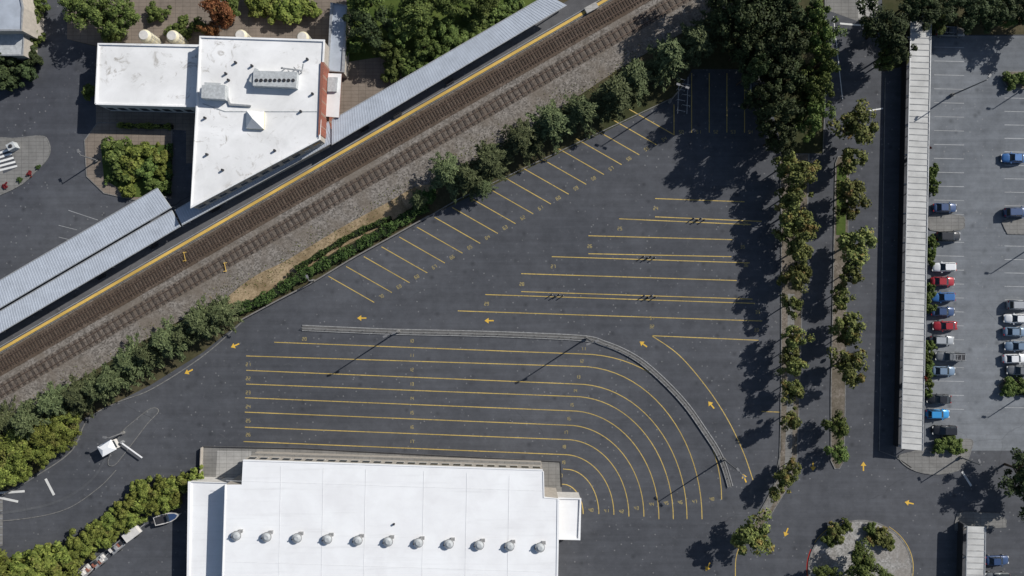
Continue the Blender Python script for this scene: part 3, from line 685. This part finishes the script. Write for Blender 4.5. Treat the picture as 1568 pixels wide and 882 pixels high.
def feather(name,lm,R=4.0,Ht=9.5,nb=56,nl=78):
    b=MB(); b.cone((0,0,0),(0,0,Ht*.93),R*.06,R*.01,'bark',8); Vs=[]
    for i in range(nb):
        t=(i+.5)/nb; z0=Ht*(.22+.72*t); th=i*2.39996+random.uniform(-.4,.4); ln=R*(1.0-.75*t**1.7)*random.uniform(.6,1.2)
        rise=random.uniform(.1,.5)+t*.8
        s=rng.uniform(.08,1,nl)**.8
        z=z0+rise*ln*s*.75-ln*.45*s**2.2
        dirx=np.array([math.cos(th),math.sin(th),0]); side=np.array([-math.sin(th),math.cos(th),0])
        w=(.05+.13*np.sin(pi*np.clip(s,0,1)**.8))*R
        cen=dirx*(ln*s)[:,None]+side*(rng.normal(size=nl)*w*.55)[:,None]+np.array([0,0,1.])*(z+rng.normal(size=nl)*.12)[:,None]
        nor=np.array([0,0,1.])+rng.normal(size=(nl,3))*.5+dirx*.3
        td=dirx+side*(rng.normal(size=nl)*.6)[:,None]
        Vs.append(quads(cen,np.broadcast_to(nor,(nl,3)).copy(),rng.uniform(.35,.8,nl)*R/4,.34,td))
        if i%2==0:
            b.cone((0,0,z0),tuple(dirx*ln*.8+np.array([0,0,z0+rise*ln*.8*.75-ln*.45*.6])),R*.014,R*.004,'bark',4,False)
    return leafmesh(name,np.vstack(Vs),lm,b)
TM={}
def getm(kind,col):
    k=(kind,col)
    if k not in TM:
        out=[]
        for i in range(4 if kind in('feather','young') else 3):
            if kind=='broad': out.append(broad('tree_mesh',LM[col]))
            elif kind=='feather': out.append(feather('tree_mesh',LM[col]))
            elif kind=='big': out.append(broad('tree_mesh',LM[col],4,9,54,95,.38,.3,(.13,.24)))
            elif kind=='young': out.append(broad('tree_mesh',LM[col],4,9,30,85,.62,.28,(.16,.32)))
            elif kind=='bush': out.append(broad('bush_mesh',LM[col],4,5,38,90,.72,.05,(.15,.28)))
        TM[k]=out
    return random.choice(TM[k])
def tree(name,kind,col,x,y,dpx,h,sq=None):
    base=9.5 if kind=='feather' else (5.0 if kind=='bush' else 9.0)
    if sq is None: sq=random.uniform(.9,1.1)
    z=h*(.6 if kind!='bush' else .5)
    X,Y=P(x,y,z); o=bpy.data.objects.new(name,getm(kind,col)); scene.collection.objects.link(o)
    s=dpx*S*(H-z)/H/2/4.0; o.location=(X,Y,0); o.rotation_euler=(random.uniform(-.03,.03),random.uniform(-.03,.03),random.uniform(0,6.28)); o.scale=(s*sq,s/sq,h/base)
j=lambda a:random.uniform(-a,a)
for x,y,d in ((338,478,54),(306,493,66),(283,510,40),(255,522,66),(228,540,46),(203,550,66),(172,575,60),(150,592,50),(120,603,66),(85,618,62),(50,640,66),(10,650,60),(-45,690,80),(-100,720,80)):
    tree('street_tree','feather','row',x+j(4),y+j(4),d*1.1,8+j(1))
for x,y,d in ((688,268,68),(717,276,52),(752,243,70),(795,215,68),(842,188,70),(888,167,66),(937,142,70),(978,118,66),(1022,90,68),(1062,62,70),(1103,44,72)):
    tree('street_tree','feather','row',x+j(5),y+j(4),d*1.08,9+j(1.2))
for x,y,d in ((740,285,40),(822,224,36),(640,305,34),(868,192,34),(1000,102,40)): tree('street_tree','feather','row',x,y,d,5.5)
for x,y,d in ((1135,10,90),(1165,45,96),(1205,25,88),(1170,-30,110),(1105,-20,80),(1180,90,92),(1205,120,76),(1163,150,54),(1190,170,78),(1192,210,60),(1205,75,76),(1136,72,58),(1152,108,44),(1230,-50,110)):
    tree('conifer_tree','big','dark',x,y,d,13+j(2))
for x,y,d in ((1250,62,60),(1257,98,52),(1244,138,58),(1236,185,62),(1246,28,58),(1255,120,40),(1240,160,44)):
    tree('oak_tree','big','green',x,y,d,12+j(1))
for x,y,d,h in ((1208,252,44,7),(1226,268,52,8),(1215,298,44,7.5),(1210,330,46,7.5),(1232,350,46,7.5),(1208,362,34,7),(1222,388,46,7.5),(1215,428,44,7.5),(1228,418,30,6),(1214,469,32,6.5),(1216,517,38,7),(1213,560,36,6.5),(1209,595,32,6),(1216,600,26,5.5),(1210,643,34,6.5),(1212,715,26,4.5),(1203,733,34,5.5),(1188,753,26,4),(1154,820,62,7.5),(1208,542,28,5.5)):
    tree('street_tree','young','olive',x,y,d*1.08,h)
for x,y,d,h in ((1309,190,64,8),(1304,244,42,6.5),(1302,298,52,7.5),(1298,320,34,6),(1311,376,60,8),(1301,423,36,6.5),(1286,452,30,5),(1286,466,24,4),(1297,503,48,7.5),(1301,560,56,8),(1298,518,30,6),(1282,652,38,6),(1284,692,34,4.5)):
    tree('street_tree','young','olive' if y<600 else 'green',x,y,d*1.08,h)
for x,y,d,h in ((1352,40,84,10),(1370,75,54,9),(1425,20,60,7),(1495,14,66,7),(1525,22,56,7),(1556,12,66,7),(1400,0,60,8),(1460,4,56,6),(1590,20,80,8),(1570,722,74,9),(1590,760,80,9)):
    tree('oak_tree','big','dark',x,y,d,h)
for x,y,d,h in ((1358,92,46,7),(1440,28,40,5),(1510,5,50,6),(1545,30,36,5)): tree('oak_tree','big','green',x,y,d,h)
for x,y,d,h in ((1280,818,34,2.2),(1268,826,24,1.6),(1350,822,40,2.2),(1335,812,24,1.6),(1297,806,22,1.5),(1362,830,24,1.6),(1318,850,20,1.3)): tree('shrub','bush','olive' if d>30 else 'green',x,y,d,h)
for x,y,d,h in ((1325,882,84,7),(1262,885,50,5),(1360,892,44,5)): tree('oak_tree','big','green',x,y,d,h)
for x,y,d in ((1428,262,22),(1428,276,20),(1429,290,18),(1426,370,20),(1426,385,22),(1425,398,20),(1424,440,18),(1423,455,20),(1423,472,20),(1422,530,22),(1421,548,22),(1421,566,24),(1421,584,22),(1421,600,20),(1455,680,34),(1467,684,24),(1438,684,24),(1550,122,30),(1566,120,30),(1546,594,30),(1564,592,30),(1582,594,30)):
    tree('shrub','bush','green',x,y,d,1.7)
tree('flowering_shrub','bush','rose',1411,578,12,3.4); tree('flowering_shrub','bush','rose',1418,228,8,3.2)
for x,y,d,h in ((150,22,84,8),(190,20,56,7),(118,8,64,7),(170,50,46,5)): tree('oak_tree','big','green',x,y,d,h)
tree('maple_tree','broad','red',333,20,58,7); tree('maple_tree','broad','red',322,48,30,5)
for x,y,d,h in ((400,10,50,2.5),(440,12,60,3),(470,12,40,2.5),(425,22,30,2),(275,42,40,2.2),(300,40,30,2),(352,8,40,3),(240,20,36,2),(137,140,26,2.2),(392,-8,50,3)): tree('shrub','bush','lime' if x>380 else 'green',x,y,d,h)
for x,y,d,h in ((565,38,76,8),(590,75,44,6),(640,12,86,9),(690,5,66,8),(560,-10,80,9),(615,45,56,7),(650,70,44,5),(740,5,56,6),(680,45,48,5)): tree('oak_tree','big','green' if x!=565 else 'dark',x,y,d,h)
for x,y,d,h in ((600,100,50,2.5),(625,90,54,3),(640,100,40,2),(700,60,50,2.5),(730,40,50,2.5),(760,20,46,2.5),(715,70,36,2),(790,0,40,2),(540,70,36,3),(670,85,36,2)): tree('shrub','bush','green',x,y,d,h)
for x,y,d,h in ((180,238,64,3.6),(210,240,58,3.2),(225,255,48,2.6),(195,265,38,2.2),(245,240,34,2),(240,285,34,2),(195,292,28,1.8),(170,272,22,1.4),(250,262,26,1.6)): tree('shrub','bush','lime' if random.random()<.5 else 'green',x,y,d,h)
for x,y,d,h in ((8,95,50,4),(28,75,44,3),(5,120,50,4),(42,112,34,3),(45,60,36,2.5),(50,30,40,3),(55,8,36,3),(52,90,30,2.5)): tree('shrub','bush','dark' if y>65 else 'green',x,y,d,h)
for x,y,d in ((8,285,11),(30,275,10),(45,266,10),(58,256,8)): tree('shrub','bush','rose' if x in(8,45) else 'hedge',x,y,d,.6)
for x,y,d,h in ((95,648,62,5.5),(60,660,72,6.5),(30,690,72,6.5),(70,690,52,4.5),(0,720,76,6.5),(-10,680,70,6.5),(105,668,36,3.6),(35,725,36,3.6),(-50,740,80,7),(95,680,32,3.6)): tree('oak_tree','big','lime',x,y,d,h)
hb=[(300,733),(282,738),(268,746),(250,744),(238,758),(222,752),(218,772),(203,768),(205,790),(190,785),(188,802),(174,797),(170,815),(155,812),(158,828),(140,822),(138,838),(120,832),(118,848)]
for x,y in hb: tree('hedge_shrub','bush','lime',x+j(3),y+j(3),37+j(6),2.8)
for x,y,d,h in ((255,765,40,3),(235,775,36,3),(210,745,26,2.4),(95,850,46,4),(70,862,56,5),(40,868,60,5),(10,872,60,5),(90,880,60,5),(50,890,70,6),(-20,880,70,6),(270,765,26,2.5)): tree('hedge_shrub','bush','lime',x,y,d,h)
def hedge(name,path,w,h,col,dens=40):
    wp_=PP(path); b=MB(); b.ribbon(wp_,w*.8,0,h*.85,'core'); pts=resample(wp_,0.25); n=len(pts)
    P2=np.array(pts); N=int(dens*n*.25*(w+h)); idx=rng.integers(0,n-1,N); a=P2[idx]; d=P2[idx+1]-a; d/=np.linalg.norm(d,axis=1)[:,None]+1e-9
    nn=np.stack([-d[:,1],d[:,0]],1); u=rng.uniform(-1,1,N)
    wob=1+.25*np.sin(idx*.35)+.14*np.sin(idx*.83+1); hw=w/2*wob
    top=rng.random(N)<.65
    off=np.where(top,u*hw,np.sign(u)*hw*rng.uniform(.85,1.1,N)); hz=h*(1+.14*np.sin(idx*.27+2)+.1*np.sin(idx*.9))
    z=np.where(top,hz*(1-.25*u**4)+rng.normal(size=N)*.08,rng.uniform(.05,1,N)*hz*.9)
    cen=np.column_stack([a+nn*off[:,None]+d*rng.uniform(-.15,.15,N)[:,None],z])
    nor=np.column_stack([nn*(np.sign(u)*np.where(top,.3,1.))[:,None],np.where(top,1,.2)])+rng.normal(size=(N,3))*.45
    V=quads(cen,nor,rng.uniform(.2,.45,N),.65)
    me=leafmesh(name,V,LM[col],b); o=bpy.data.objects.new(name,me); scene.collection.objects.link(o)
hedge('hedge',smooth([(368,472),(400,461),(440,437),(490,408),(540,382),(600,348),(655,315)],5),1.9,1.4,'hedge')
hedge('hedge',smooth([(455,412),(500,384),(550,355),(600,334)],4),1.0,0.9,'hedge')
hedge('hedge',[(185,193),(266,195)],0.9,0.9,'lime')
hedge('hedge',[(262,222),(260,300)],0.8,0.8,'hedge')
tree('shrub','bush','hedge',655,302,30,2.2); tree('shrub','bush','hedge',645,318,22,2)
tree('shrub','bush','dark',450,425,20,1.4)
N=2200; ts=rng.uniform(0,1,N); px=-20+ts*1000; py=650-0.575*px+rng.normal(size=N)*9+8*np.sin(px*.05)
cen=np.array([(*P(a,c_),.12) for a,c_ in zip(px,py)]); V=quads(cen,np.array([0,0,1.])+rng.normal(size=(len(cen),3))*.7,rng.uniform(.15,.4,len(cen)),.4)
o=bpy.data.objects.new('weeds',leafmesh('weeds',V,LM['olive'])); scene.collection.objects.link(o)

# ---------------------------------------------------------------- light, sky, camera
el=math.radians(33.2); az=math.atan2(SUN.y,SUN.x)
dirv=Vector((math.cos(az)*math.cos(el),math.sin(az)*math.cos(el),math.sin(el)))
sd=bpy.data.lights.new('sun','SUN'); sd.energy=5.0; sd.angle=math.radians(.5); sd.color=(1,.965,.91)
so=bpy.data.objects.new('sun',sd); scene.collection.objects.link(so); so.rotation_euler=dirv.to_track_quat('Z','Y').to_euler()
w=bpy.data.worlds.new('World'); scene.world=w; w.use_nodes=True; nt=w.node_tree
sky=nt.nodes.new('ShaderNodeTexSky'); sky.sky_type='NISHITA'; sky.sun_disc=False; sky.sun_elevation=el; sky.sun_rotation=pi/2-az
bg=nt.nodes['Background']; nt.links.new(sky.outputs[0],bg.inputs[0]); bg.inputs[1].default_value=0.075
cd=bpy.data.cameras.new('camera'); cd.lens=24; cd.sensor_width=36; cd.clip_end=6000; cd.clip_start=1
co=bpy.data.objects.new('camera',cd); scene.collection.objects.link(co); co.location=(0,0,H); scene.camera=co
scene.view_settings.view_transform='Standard'; scene.view_settings.look='None'; scene.view_settings.exposure=0
